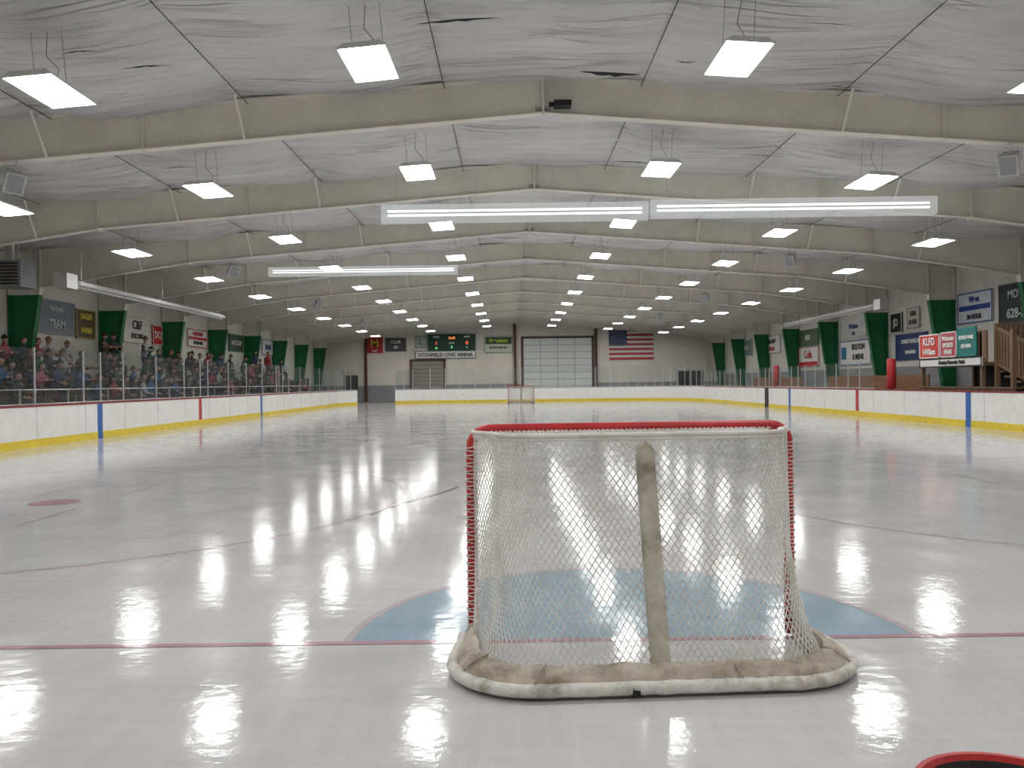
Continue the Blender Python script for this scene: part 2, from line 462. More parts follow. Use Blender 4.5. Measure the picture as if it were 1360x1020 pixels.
for nm,cond,h,mm,pitch in (('rink_glass',lambda x,y: x<-HW+.02 or (x<0 and y>Y1-R),2.55,'glass2',2.44),('rink_glass',lambda x,y:y>Y1-.02 or (y>Y1-R and x>0),2.65,'glass',1.22),('rink_glass',lambda x,y:x>HW-.02 and 30.9<y<Y1-R,2.1,'glass',1.22)):
    b=MB([mm,'steel'])
    for (p,q,n,gate) in segs:
        m=(p+q)/2
        if gate or not cond(m.x,m.y) or m.y<8: continue
        if mm=='glass2' and abs(m.y-Y1)<.02: continue
        if mm=='glass' and h>2.6 and m.x<-HW+R-.01 : continue
        o=n*.05; a,c=p+o,q+o; zt=h
        b.quad([(a.x,a.y,1.075),(c.x,c.y,1.075),(c.x,c.y,zt),(a.x,a.y,zt)],0)
        L=(q-p).length; k=max(1,round(L/pitch))
        for i in range(k):
            r=a+(c-a)*(i/k)
            if L>.35: b.box(r.x-.02,r.x+.02,r.y-.02,r.y+.02,1.075,zt+.02,1)
        b.tube([(a.x,a.y,1.10),(c.x,c.y,1.10)],.015,4,1)
    b.obj(nm)

# ------------------------------------------------------------ goals
PX=.925
def samp(a,bq,c,r,t,fr=(.147,.16)):
    if t>.5:
        x,y=samp(a,bq,c,r,1-t,fr); return (-x,y)
    if t<fr[0]:
        u=t/fr[0]; x0,y0=-a,0; x1,y1=-bq,-(c-r)
        s_=u*u*(3-2*u); return (x0+(x1-x0)*s_,y0+(y1-y0)*u)
    t-=fr[0]
    if t<fr[1]:
        an=math.pi+ (math.pi/2)*(t/fr[1]); return (-bq+r+r*math.cos(an),-(c-r)+r*math.sin(an))
    u=(t-fr[1])/(.5-sum(fr)); return ((-bq+r)*(1-u),-c)
def Tc(t): return samp(.915,.79,.44,.2,t)
def Bi(t): return samp(.93,.90,.79,.34,t)
def Bo(t): return samp(.985,1.035,.88,.42,t)
def netS(t,v):
    tx,ty=Tc(t); bx,by=Bi(t)
    wx=v**6; wy=v**1.25
    z=1.205*(1-v)+.07*v
    sag=.05*math.sin(math.pi*v)*math.sin(math.pi*t)
    n=noise.noise(Vector((t*7,v*3,2)))*.02*math.sin(math.pi*v)
    edge=min(1,t*14,(1-t)*14)
    return Vector((tx+(bx-tx)*wx+n*edge, ty+(by-ty)*wy+(sag*.8+n)*edge, z+noise.noise(Vector((t*30,v*9,5)))*.014*math.sin(math.pi*v)))
def goal_meshes():
    fr=MB(['redp','net','black'])
    r=.03
    pts=[(-PX,0,0.012),(-PX,0,.6),(-PX,0,1.10)]
    for i in range(1,6):
        a=math.pi-math.pi/2*i/5; pts.append((-PX+.1+.1*math.cos(a),0,1.13+.1*math.sin(a)))
    pts+=[(-.4,0,1.23),(0,0,1.23)]
    pts+=[(-x,y,z) for x,y,z in pts[::-1][1:]]
    fr.tube(pts,r,12,0)
    fr.tube([(*Tc(i/48),1.215) for i in range(49)],.012,8,1)
    for s in (-1,1):
        for dr in (-1,1):
            h=[]
            for i in range(440):
                z=.05+1.1*i/440; a=dr*i*.36
                h.append((s*PX+.035*math.cos(a),.035*math.sin(a),z))
            fr.tube(h,.0038,4,1)
    h=[]
    for i in range(700):
        x=-.82+1.64*i/700; a=i*.55; h.append((x,.034*math.cos(a),1.23-.012+.026*math.sin(a)*(1 if math.sin(a)<0 else .3)))
    fr.tube(h,.0036,4,1)
    nt=MB(['net'])
    rad=.0026
    W=.27; step=.0120
    u=-W
    nseg=34
    while u<1+W:
        for sgn in (1,-1):
            pts=[]
            for k in range(nseg+1):
                v=k/nseg; t=u+sgn*(v-.5)*W
                if 0<=t<=1: pts.append(netS(t,v))
            if len(pts)>1: nt.tube(pts,rad,4,0,False)
        u+=step
    nt.tube([netS(i/60,1) for i in range(61)],.007,5); nt.tube([netS(i/60,0.01) for i in range(61)],.009,5)
    for t in (0.002,.998): nt.tube([netS(t,k/30) for k in range(31)],.005,5)
    u=-.5
    while u<1.5:
        for sgn in (1,-1):
            pts=[]
            for k in range(9):
                w=k/8; x=(u+sgn*w*.27)
                if .03<=x<=.97:
                    X=-.88+1.76*x; yb=-.43
                    if abs(X)>.6: yb=-.43+.2*((abs(X)-.6)/.3)**2
                    pts.append((X,yb*w,1.222-.02*math.sin(math.pi*w)))
            if len(pts)>1: nt.tube(pts,rad,4,0,False)
        u+=.026
    pad=MB(['canvas','basewhite','black','strap'])
    n=160; m=8
    base=len(pad.v)
    for i in range(n+1):
        t=i/n; ix,iy=Bi(t); ox,oy=Bo(t)
        for j in range(m+1):
            w=j/m
            lump=noise.noise(Vector((t*22,w*2,7)))*.030+noise.noise(Vector((t*60,w*4,3)))*.014
            z=.085*(1-w**1.8)+.047+lump*math.sin(math.pi*min(1,w+.15))
            pad.v.append((ix*(1-w)+ox*w,iy*(1-w)+oy*w,z))
    for i in range(n):
        for j in range(m):
            a=base+i*(m+1)+j
            pad.f.append((a,a+1,a+m+2,a+m+1)); pad.m.append(0)
    base=len(pad.v)
    for i in range(n+1):
        t=i/n; ix,iy=Bi(t); lump=noise.noise(Vector((t*22,0,7)))*.016
        pad.v.append((ix,iy,.132+lump)); pad.v.append((ix*.985,iy*.97,.014))
    for i in range(n):
        a=base+i*2; pad.f.append((a,a+2,a+3,a+1)); pad.m.append(0)
    pad.tube([(*Bo(i/n),.044+.004*noise.noise(Vector((i*.3,0,0)))) for i in range(n+1)],[.032+.003*noise.noise(Vector((i*.23,4,0))) for i in range(n+1)],10,1)
    pad.tube([(*Bo(t),.040) for t in (.440,.443,.452,.462)],[.020,.034,.033,.02],9,2)
    for t in (.20,.30,.61,.79):
        ix,iy=Bi(t); ox,oy=Bo(t)
        pad.tube([(ix,iy,.142),(ix*.5+ox*.5,iy*.5+oy*.5,.125),(ox,oy,.078)],.006,5,0)
    p0=Vector((-.012,-.42,1.15)); p1=Vector((-.015,-.755,.075)); n=40
    pad.tube([p0+(p1-p0)*(k/n) for k in range(n+1)],[.032]+[.050+.0015*math.sin(k*2.9) for k in range(n)],14,3)
    pad.tube([p0+Vector((-.04,0,-.02)),p0+Vector((0,0,.005)),p0+Vector((.04,0,-.02))],[.02,.03,.02],8,3)
    return fr.mesh('goal_frame',True),nt.mesh('goal_net',True),pad.mesh('goal_pad',True)
gm=goal_meshes()
for (x,y,rz) in ((.035,G0,math.radians(3.0)),(0,G1,math.pi)):
    e=empty('hockey_goal',(x,y,.003)); e.rotation_euler=(0,0,rz)
    for m_,nn in zip(gm,('frame','net','base_pad')):
        link(nn,m_,(0,0,0),parent=e)

# ------------------------------------------------------------ signs
sign_cache={}
def cm(c,em=0):
    k=tuple(round(x,3) for x in c)+(em,)
    if k not in sign_cache:
        sign_cache[k]=mat('sign_paint_%d'%len(sign_cache),c,.5,.06,5) if not em else emis('sign_led_%d'%len(sign_cache),c,em)
    return sign_cache[k]
def sign(name,wall,a0,a1,z0,z1,bg,lines=(),border=None,pos=None,shapes=()):
    if wall in 'LR' and pos is None:
        k=1.048; a0*=k; a1*=k; z0=1.5+(z0-1.5)*k; z1=1.5+(z1-1.5)*k
    w=a1-a0; h=z1-z0
    mats=[cm(bg),cm(border or mul(bg,.5))]
    b=MB(mats)
    b.box(-w/2,w/2,-.02,.02,-h/2,h/2,0)
    t=.04
    for q in ((-w/2,w/2,-h/2,-h/2+t),(-w/2,w/2,h/2-t,h/2),(-w/2,-w/2+t,-h/2,h/2),(w/2-t,w/2,-h/2,h/2)):
        b.box(q[0],q[1],-.035,-.0201,q[2],q[3],1)
    for (sx0,sx1,sz0,sz1,c) in shapes:
        b.mats.append(cm(c)); b.box(-w/2+sx0*w,-w/2+sx1*w,-.03,-.0201,-h/2+sz0*h,-h/2+sz1*h,len(b.mats)-1)
    am=(a0+a1)/2; zm=(z0+z1)/2
    if wall=='L': loc=((pos if pos is not None else -WALL+.05),am,zm); rot=(0,0,math.pi/2)
    elif wall=='R': loc=((pos if pos is not None else WALL-.05),am,zm); rot=(0,0,-math.pi/2)
    else: loc=(am,(pos if pos is not None else YF-.05),zm); rot=(0,0,0)
    o=b.obj(name,loc,rot=rot)
    for (txt,cx,cz,size,col) in lines:
        cu=bpy.data.curves.new('lettering','FONT'); cu.body=txt; cu.size=size*h; cu.align_x='CENTER'; cu.align_y='CENTER'; cu.extrude=.004; cu.offset=.012
        cu.materials.append(cm(col))
        t=bpy.data.objects.new('lettering',cu); S.collection.objects.link(t); t.parent=o
        t.location=((cx-.5)*w,-.042,(cz-.5)*h); t.rotation_euler=(math.pi/2,0,0)
    return o
K=(.02,.02,.02); Wt=(.82,.82,.80); Rd=(.6,.03,.03); Bl=(.02,.06,.3); Gn=(.02,.25,.12); Yl=(.75,.6,.08)
sign('sponsor_sign','L',28.0,30.4,3.4,4.6,(.20,.22,.24),[('Northside',.5,.75,.2,(.5,.52,.54)),('TEAM',.5,.3,.34,(.55,.58,.6))],(.3,.3,.3))
sign('sponsor_sign','L',30.5,31.9,3.35,4.45,(.12,.10,.05),[('SAGER',.5,.75,.26,Yl),('FARMS',.5,.28,.24,Yl)],(.5,.4,.1))
sign('sponsor_sign','L',27.3,27.8,3.4,4.2,Wt,[],Rd,shapes=((.2,.8,.3,.7,Rd),))
sign('sponsor_sign','L',34.2,36.7,3.4,4.5,(.70,.69,.64),[('C&F',.5,.68,.46,K),('ELECTRIC',.5,.26,.24,K)],(.6,.6,.55))
sign('sponsor_sign','L',37.0,38.0,3.4,4.3,Rd,[('DQ',.5,.5,.5,Wt)],Wt)
sign('sponsor_sign','L',41.0,43.6,3.5,4.4,Wt,[('HARDWARE',.5,.75,.26,Rd),('320 555 0182',.5,.25,.24,K)],Rd,shapes=((.04,.96,.42,.58,Rd),))
sign('sponsor_sign','L',47.0,49.4,3.5,4.5,(.05,.09,.06),[('AG CO-OP',.5,.5,.36,Wt)],Gn)
sign('sponsor_sign','L',53.2,55.8,3.5,4.5,Wt,[('BANK',.5,.5,.5,Bl)],Bl)
sign('sponsor_sign','L',20.0,23.6,3.2,4.5,(.10,.10,.11),[('LUMBER',.5,.5,.4,Wt)],(.3,.3,.3))
sign('sponsor_sign','R',26.6,29.3,3.3,4.7,(.025,.035,.04),[('MOTORS',.5,.72,.28,(.5,.6,.6)),('628-2255',.5,.25,.32,(.6,.7,.68))],(.1,.1,.1))
sign('sponsor_sign','R',29.7,32.0,3.5,4.65,(.66,.70,.76),[('West',.5,.76,.26,Bl),('24 HOUR',.5,.2,.2,K)],Bl,shapes=((.05,.95,.42,.58,Bl),))
sign('sponsor_sign','R',35.0,36.1,3.6,4.5,(.6,.6,.55),[('GAS',.5,.7,.3,K),('& GO',.5,.3,.3,K)],(.3,.3,.3))
sign('sponsor_sign','R',36.6,37.7,3.5,4.4,K,[('JD',.5,.5,.5,Wt)],Wt)
sign('sponsor_sign','R',34.4,37.2,2.25,3.4,(.015,.035,.14),[('CHRISTIANSON',.5,.7,.2,Wt),('ENGINEERS',.5,.3,.16,Wt)],(.03,.05,.2))
sign('sponsor_sign','R',40.3,43.2,3.55,4.45,(.7,.72,.72),[('Nelson',.5,.62,.4,Bl),('OIL',.5,.22,.26,Bl)],Wt)
sign('sponsor_sign','R',39.8,43.5,2.15,3.4,Wt,[('BOLTON',.62,.72,.3,K),('& MENK',.62,.32,.3,K)],Bl,shapes=((.05,.22,.25,.75,(.05,.2,.35)),))
sign('sponsor_sign','R',46.6,49.8,3.4,4.35,(.1,.14,.1),[('SEED',.5,.5,.4,Wt)],Gn)
sign('sponsor_sign','R',46.6,49.8,2.2,3.35,Wt,[('Cola',.5,.6,.55,Rd)],Rd,shapes=((.05,.95,.05,.25,Rd),))
sign('sponsor_sign','R',53.2,56.6,3.2,4.4,Wt,[('FIRE DEPT',.5,.65,.3,K),('RESCUE',.5,.25,.26,Rd)],(.3,.3,.3))
sign('sponsor_sign','R',59.5,62.6,3.2,4.4,(.2,.3,.26),[('DENTAL',.5,.5,.36,Wt)],Wt)
BX=14.12
sign('radio_station_sign','R',28.55,29.95,2.16,3.0,(.62,.06,.05),[('KLFD',.5,.68,.42,Wt),('1410am',.5,.26,.34,Wt)],Wt,pos=BX)
sign('welcome_sign','R',27.45,28.5,2.16,3.02,(.5,.08,.10),[('Welcome',.5,.74,.22,Wt),('SPORTS',.5,.47,.22,Wt),('FANS',.5,.2,.24,Wt)],Wt,pos=BX)
sign('sponsor_sign','R',26.3,27.4,2.16,3.1,(.02,.19,.17),[('STATE BANK',.5,.65,.16,Wt),('OF AREA',.5,.35,.16,Wt)],(.02,.3,.28),pos=BX)
sign('sponsor_sign','R',26.0,29.95,1.83,2.14,Wt,[('Country Chevrolet  Buick',.55,.5,.5,K)],K,pos=BX)
sign('restaurant_sign','F',-13.2,-11.8,4.2,5.55,(.45,.03,.03),[('M',.5,.6,.7,Yl),('grill',.5,.14,.2,Wt)],Rd)
sign('sponsor_sign','F',-11.6,-9.75,4.3,5.5,(.07,.08,.08),[('CLUB',.5,.7,.3,Wt),('99',.5,.3,.3,Wt)],(.3,.3,.3))
sign('team_banner','F',-9.0,-8.0,4.6,5.6,(.45,.47,.46),[('L',.5,.5,.7,Gn)],Gn)
sb=sign('scoreboard','F',-7.9,-3.75,4.35,5.75,(.01,.05,.035),[('HOME',.18,.84,.13,Wt),('GUEST',.82,.84,.13,Wt),('PERIOD',.5,.45,.1,Wt)],(.01,.18,.1),pos=YF-.15)
for t,cx,cz,sz,c in (('12:45',.5,.76,.2,(1,.25,.05)),('1',.18,.45,.28,(1,.12,.05)),('0',.82,.45,.28,(1,.12,.05)),('2',.5,.2,.2,(.2,1,.3)),('17',.18,.14,.16,(.3,1,.2)),('9',.82,.14,.16,(.3,1,.2))):
    cu=bpy.data.curves.new('digits','FONT'); cu.body=t; cu.size=sz*1.4; cu.align_x='CENTER'; cu.align_y='CENTER'; cu.offset=.006
    cu.materials.append(cm(c,1.3)); o=bpy.data.objects.new('digits',cu); S.collection.objects.link(o); o.parent=sb
    o.location=((cx-.5)*4.15,-.045,(cz-.5)*1.4); o.rotation_euler=(math.pi/2,0,0)
sign('arena_name_banner','F',-9.0,-3.75,3.66,4.32,Wt,[('LITCHFIELD CIVIC ARENA',.5,.45,.62,K)],K,pos=YF-.15)
sign('sponsor_sign','F',-3.0,-.55,4.1,5.55,(.62,.66,.58),[('Precision',.5,.72,.3,(.6,.7,.02)),('SPORTS CENTER',.5,.3,.14,K)],(.1,.2,.08),shapes=((.04,.96,.52,.93,(.03,.09,.04)),))
fl=MB([cm((.5,.05,.07)),cm((.75,.75,.73)),cm((.02,.03,.13))])
fw,fh=3.85,2.65
for i in range(13):
    n=16
    for k in range(n):
        x0,x1=k/n*fw,(k+1)/n*fw
        y=lambda x:-.04-.02*math.sin(x*5)
        z0,z1=fh*(1-(i+1)/13),fh*(1-i/13)
        fl.quad([(x0,y(x0),z0),(x1,y(x1),z0),(x1,y(x1),z1),(x0,y(x0),z1)],0 if i%2==0 else 1)
fl.box(0,fw*.4,-.08,-.07,fh*6/13,fh,2)
for r_ in range(9):
    for c_ in range(6 if r_%2==0 else 5):
        cx=fw*.4*((c_+ (.5 if r_%2==0 else 1))/6); cz=fh*6/13+(r_+.7)/9.4*fh*7/13
        pts=[]
        for k in range(10):
            rr=.065 if k%2==0 else .027; a=math.pi/2+k*math.pi/5; pts.append((cx+rr*math.cos(a),-.085,cz+rr*math.sin(a)))
        fl.quad(pts,1)
fl.obj('american_flag',(7.8,YF-.02,3.35))
def rolldoor(name,x0,x1,z1,c,rows,cols,glassrow=()):
    b=MB([cm(c),cm(mul(c,.5)),'brown',cm(mul(c,1.15))])
    b.box(x0,x1,YF-.1,YF-.01,-.03,z1,1)
    for r in range(rows):
        for k in range(cols):
            w=(x1-x0)/cols; h=z1/rows
            b.box(x0+k*w+.025,x0+(k+1)*w-.025,YF-.14,YF-.1,r*h+.025,(r+1)*h-.025,3 if r in glassrow else 0)
    for x in (x0-.16,x1): b.box(x,x+.16,YF-.2,YF-.01,-.03,z1+.15,2)
    b.box(x0-.16,x1+.16,YF-.2,YF-.01,z1,z1+.16,2)
    b.obj(name)
rolldoor('door_1',.35,6.3,5.3,(.66,.69,.70),9,4,(0,1,2,3))
rolldoor('door_2',-9.3,-6.55,3.45,(.30,.285,.26),10,1)
b=MB(['brown'])
for x in (-13.25,-.35,6.65):
    b.box(x-.11,x+.11,YF-.3,YF-.22,-.03,roof(x)-.3); b.box(x-.015,x+.015,YF-.22,YF-.02,-.03,roof(x)-.3)
b.obj('trim_3')
b=MB(['dark','lgrey','grey'])
b.box(13.6,15.9,YF-.1,YF-.01,.9,2.4,1); b.box(13.7,14.7,YF-.12,YF-.09,1.0,2.3,0); b.box(14.8,15.8,YF-.12,YF-.09,1.0,2.3,0); b.obj('window_1')
b=MB(['dark','brown']); b.box(-15.1,-14.0,YF-.08,YF-.01,-.03,2.3,1); b.box(-15.0,-14.1,YF-.1,YF-.07,-.03,2.2,0); b.obj('door_3')
b=MB(['grey']); b.box(-WALL,WALL,YF-.02,YF,-.03,1.4); b.obj('baseboard_far')
b=MB(['grey']); b.box(-WALL,-WALL+.02,YB,YF,-.03,1.6); b.obj('baseboard_left')
b=MB(['grey']); b.box(WALL-.02,WALL,YB,YF,-.03,2.0); b.obj('baseboard_right')

# ------------------------------------------------------------ bleachers
b=MB(['dark','wood','steel','grey'])
TR=.66; NR=4; BY0,BY1=17.2,57.5; BXF=-13.78
def tread(i): return .6+.42*i
for i in range(NR):
    xf=BXF-TR*i
    b.box(xf-TR,xf,BY0,BY1,0 if i==0 else tread(i-1)-.1,tread(i),0)
    b.box(xf-.34,xf,BY0,BY1,tread(i),tread(i)+.03,1)
    b.box(xf-.005,xf+.012,BY0,BY1,tread(i)-.22,tread(i)+.03,1)
    b.box(xf-TR+.02,xf-TR+.28,BY0,BY1,tread(i)+.38,tread(i)+.43,1)
    y=BY0+.3
    while y<BY1:
        b.box(xf-TR+.12,xf-TR+.18,y,y+.05,tread(i)+.0,tread(i)+.38,3); y+=2.4
y=BY0
while y<=BY1:
    b.box(BXF+.02,BXF+.06,y,y+.04,0,1.5,2); y+=2.4
b.tube([(BXF+.04,BY0,1.5),(BXF+.04,BY1,1.5)],.02,5,2); b.tube([(BXF+.04,BY0,1.1),(BXF+.04,BY1,1.1)],.015,5,2)
b.obj('bleachers',(0,0,-.03))

# ------------------------------------------------------------ people
def rand_mat(name,cols,rough=.8):
    m,nt,bs=newmat(name)
    oi=N(nt,'ShaderNodeObjectInfo')
    st=[(i/len(cols),c) for i,c in enumerate(cols)]
    c=ramp(nt,oi.outputs['Random'],st,'CONSTANT')
    nt.links.new(c,bs.inputs['Base Color']); bs.inputs['Roughness'].default_value=rough
    bump(nt,bs,noisen(nt,coords(nt),18,3),.4,.01)
    return m
M['jacket']=rand_mat('jacket_cloth',[(.012,.012,.015),(.02,.03,.09),(.04,.04,.045),(.24,.02,.03),(.012,.07,.035),(.03,.02,.02),(.26,.26,.27),(.012,.012,.014),(.025,.07,.2),(.08,.05,.03),(.28,.07,.12),(.02,.02,.02),(.05,.05,.06),(.015,.02,.03)])
M['pants']=rand_mat('trouser_cloth',[(.015,.02,.04),(.02,.02,.02),(.03,.045,.09),(.05,.045,.04),(.012,.012,.014)])
M['hair']=rand_mat('hair',[(.02,.012,.008),(.06,.03,.015),(.01,.01,.01),(.2,.13,.06),(.12,.11,.10),(.03,.015,.01),(.01,.07,.03),(.05,.05,.05)])
M['skin']=mat('skin',(.40,.23,.17),.55,.06,10)
M['shoe']=mat('shoe',(.02,.017,.015),.5,.2,10)
M['eye']=mat('eye_dark',(.02,.015,.012),.2,.1,10)
def human(name,J,E,hat=False):
    names=list(J); idx={n:i for i,n in enumerate(names)}
    me=bpy.data.meshes.new('tmp'); me.from_pydata([J[n][0] for n in names],[(idx[a],idx[c]) for a,c,_ in E],[])
    o=bpy.data.objects.new('tmp',me); S.collection.objects.link(o)
    md=o.modifiers.new('s','SKIN'); md.use_smooth_shade=True; md.branch_smoothing=.4
    for i,n in enumerate(names):
        sv=me.skin_vertices[0].data[i]; r=J[n][1]; sv.radius=r; sv.use_root=(n=='pelvis')
    o.modifiers.new('d','SUBSURF').levels=2
    dg=bpy.context.evaluated_depsgraph_get(); ev=o.evaluated_get(dg); m2=ev.to_mesh()
    b=MB(['jacket','pants','skin','hair','shoe','eye'])
    b.v=[tuple(v.co) for v in m2.vertices]
    pz=J['pelvis'][0][2]
    for p in m2.polygons:
        c=p.center; best=None
        for a,cc,mi in E:
            A=Vector(J[a][0]);B=Vector(J[cc][0]); d=B-A; t=max(0,min(1,(c-A).dot(d)/max(1e-9,d.dot(d)))); dd=(c-(A+d*t)).length
            if best is None or dd<best[0]: best=(dd,mi)
        mi=best[1]
        if mi in (0,1) and abs(c.y)<.19 and c.x<.17: mi=0 if c.z>pz-.02 else 1
        b.f.append(tuple(p.vertices)); b.m.append(mi)
    ev.to_mesh_clear(); bpy.data.objects.remove(o)
    h=Vector(J['head'][0])
    def face(d):
        d=d.copy()
        if d.z<-.2: d.y*=1+.25*(d.z+.2); d.x*=1+.1*(d.z+.2)
        return d
    b.ball(h,(.095,.076,.118),2,14,10,fn=face)
    b.tube([h+Vector((.085,0,.025)),h+Vector((.104,0,-.018)),h+Vector((.088,0,-.03))],[.007,.013,.008],6,2)
    for s in (-1,1):
        b.ball(h+Vector((.084,s*.03,.012)),(.011,.013,.008),5,6,4)
        b.ball(h+Vector((-.005,s*.078,-.005)),(.018,.01,.03),2,6,5)
    b.tube([h+Vector((.080,-.022,-.062)),h+Vector((.088,0,-.064)),h+Vector((.080,.022,-.062))],.005,5,5)
    if hat:
        b.ball(h+Vector((-.008,0,.03)),(.108,.09,.115),3,14,8,zmin=.05)
        b.tube([h+Vector((-.008+.106*math.cos(a*math.pi/8),.089*math.sin(a*math.pi/8),.038)) for a in range(17)],.014,6,3)
        b.ball(h+Vector((-.008,0,.155)),(.025,.025,.022),3,8,5)
    else:
        def hf(d):
            d=d.copy()
            if d.z<.42 and d.x>-.1: d.x=-.1+(d.x+.1)*.15; d.y*=.93
            return d
        b.ball(h+Vector((-.012,0,.018)),(.104,.087,.116),3,18,14,zmin=-.6,fn=hf)
    for s,w in (('L','wrL'),('R','wrR')):
        W_=Vector(J['hd'+s][0]); D=(W_-Vector(J[w][0])).normalized()
        side=D.cross(Vector((0,0,1)))
        if side.length<.1: side=Vector((1,0,0))
        side.normalize(); dn=D.cross(side).normalized()
        if dn.z>0: dn=-dn
        for k,(off,L) in enumerate(((-.03,.062),(-.01,.072),(.01,.068),(.03,.052))):
            p0=W_+side*off; b.tube([p0,p0+D*L*.5,p0+D*L*.85+dn*L*.3,p0+D*L*.95+dn*L*.6],[.010,.0095,.0085,.007],5,2)
        sg=1 if s=='L' else -1
        p0=W_-D*.03+side*.03*sg; b.tube([p0,p0+side*.03*sg+D*.02,p0+side*.035*sg+D*.05],[.012,.011,.008],5,2)
    return b.mesh(name,True)
def skel(sit,lean=0,arms='lap'):
    J={};E=[]
    z0=.53 if sit else .95
    L=lambda dz: lean*dz
    J['pelvis']=((0,0,z0),(.17,.14)); J['belly']=((L(.2),0,z0+.16),(.18,.15)); J['chest']=((L(.40),0,z0+.33),(.19,.155))
    J['ub']=((L(.47),0,z0+.44),(.15,.115)); J['nb']=((L(.55),0,z0+.53),(.065,.065)); J['neck']=((L(.62)+.01,0,z0+.60),(.052,.052)); J['head']=((L(.72)+.03,0,z0+.70),(.05,.05))
    E+=[('pelvis','belly',0),('belly','chest',0),('chest','ub',0),('ub','nb',0),('nb','neck',0),('neck','head',2)]
    for s,sg in (('L',1),('R',-1)):
        sh=Vector((L(.5),sg*.20,z0+.42))
        if arms=='lap': el=sh+Vector((.06+lean*.1,sg*.06,-.26)); wr=Vector((.27+lean*.1,sg*.11,z0+.13)); hd=wr+Vector((.07,-sg*.02,-.02))
        elif arms=='down': el=sh+Vector((-.03,sg*.07,-.27)); wr=el+Vector((.06,sg*.01,-.25)); hd=wr+Vector((.02,0,-.08))
        else: el=sh+Vector((.10,sg*.07,-.22)); wr=el+Vector((.20,-sg*.14,.06)); hd=wr+Vector((.06,-sg*.05,.02))
        J['sh'+s]=(tuple(sh),(.08,.08)); J['el'+s]=(tuple(el),(.066,.066)); J['wr'+s]=(tuple(wr),(.045,.045)); J['hd'+s]=(tuple(hd),(.036,.022))
        E+=[('ub','sh'+s,0),('sh'+s,'el'+s,0),('el'+s,'wr'+s,0),('wr'+s,'hd'+s,2)]
        if sit: hip=(.04,sg*.095,z0-.02); kn=(.37,sg*.13,.50); an=(.35,sg*.13,.10); to=(.50,sg*.15,.045)
        else: hip=(0,sg*.09,z0-.07); kn=(.02,sg*.11,.50); an=(0,sg*.12,.09); to=(.16,sg*.15,.045)
        J['hp'+s]=(hip,(.095,.095)); J['kn'+s]=(kn,(.068,.068)); J['an'+s]=(an,(.05,.05)); J['to'+s]=(to,(.04,.04))
        E+=[('pelvis','hp'+s,1),('hp'+s,'kn'+s,1),('kn'+s,'an'+s,1),('an'+s,'to'+s,4)]
    return J,E
HM={}
HM['s1']=human('spectator_seated_a',*skel(True,.05),hat=False)
HM['s2']=human('spectator_seated_b',*skel(True,.35),hat=True)
HM['s3']=human('spectator_seated_c',*skel(True,.0,'fold'),hat=True)
HM['s4']=human('spectator_seated_d',*skel(True,.2,'fold'),hat=False)
HM['t1']=human('spectator_standing_a',*skel(False,0,'down'),hat=False)
HM['t2']=human('spectator_standing_b',*skel(False,.05,'fold'),hat=True)
rg=random.Random(11)
for i in range(NR):
    xf=BXF-TR*i
    y=18.2+rg.random()
    while y<56:
        dens=.80 if y<42 else (.65 if y<50 else .35)
        if i==0: dens*=.45
        if rg.random()<dens:
            if i==NR-1 and rg.random()<.2:
                o=link('spectator',HM[rg.choice(['t1','t2'])],(xf-.17,y,tread(i)),(0,0,rg.uniform(-.4,.4)))
            else:
                o=link('spectator',HM[rg.choice(['s1','s2','s3','s4'])],(xf-.48,y,tread(i)),(0,0,rg.uniform(-.25,.25)))
            s=rg.uniform(.93,1.03); o.scale=(s,s,s)
        y+=rg.uniform(.66,.98)

# ------------------------------------------------------------ overhead things
def radiant(hx,y0,y1,hz):
    b=MB(['steel','ltrim','dark'])
    b.hexa([(hx-.22,y0,hz),(hx+.22,y0,hz),(hx+.22,y1,hz),(hx-.22,y1,hz),(hx-.1,y0,hz+.14),(hx+.1,y0,hz+.14),(hx+.1,y1,hz+.14),(hx-.1,y1,hz+.14)],1)
    b.tube([(hx,y0-.3,hz-.03),(hx,y1+.1,hz-.03)],.05,8,0)
    b.box(hx-.2,hx+.2,y0-.8,y0-.2,hz-.15,hz+.28,0)
    n=5
    for i in range(n):
        y=y0+.4+(y1-y0-.8)*i/(n-1); b.tube([(hx,y,hz+.14),(hx,y,bbot(hx)+.25)],.006,4,0)
    b.obj('radiant_tube_heater')
radiant(-13.6,24.6,37,4.55); radiant(14.6,34.6,46,4.45)
b=MB(['grey','dark','steel','brown'])
b.box(-16.2,-15.2,24.6,25.4,4.55,5.35,0)
for k in range(7): b.box(-16.12,-15.28,24.57,24.6,4.62+k*.1,4.66+k*.1,1)
for x in (-16.1,-15.3):
    for y in (24.7,25.3): b.tube([(x,y,5.35),(x,y,5.8)],.012,4,2)
b.tube([(-15.7,25,5.35),(-15.7,25,5.85)],.09,8,2)
b.obj('unit_heater')
def spk():
    b=MB(['lgrey','grey','steel'])
    b.hexa([(-.22,-.16,-.3),(.22,-.16,-.3),(.16,.16,-.26),(-.16,.16,-.26),(-.22,-.2,.2),(.22,-.2,.2),(.16,.14,.22),(-.16,.14,.22)],0)
    b.hexa([(-.17,-.168,-.26),(.17,-.168,-.26),(.17,-.16,-.26),(-.17,-.16,-.26),(-.17,-.203,.16),(.17,-.203,.16),(.17,-.19,.16),(-.17,-.19,.16)],1)
    b.tube([(0,0,.2),(0,.06,.45)],.02,5,2); b.tube([(-.24,0,0),(-.24,0,.3),(0,0,.34),(.24,0,.3),(.24,0,0)],.012,4,2)
    return b.mesh('loudspeaker')
sm=spk()
for k in (0,2,4,6):
    y=FR[3+k]-.05
    for x in (-9.95,8.75):
        o=link('loudspeaker',sm,(x,y,bbot(x)-.36),(.45,.1,(.8 if x<0 else -.8))); o.scale=(.8,.8,.8)
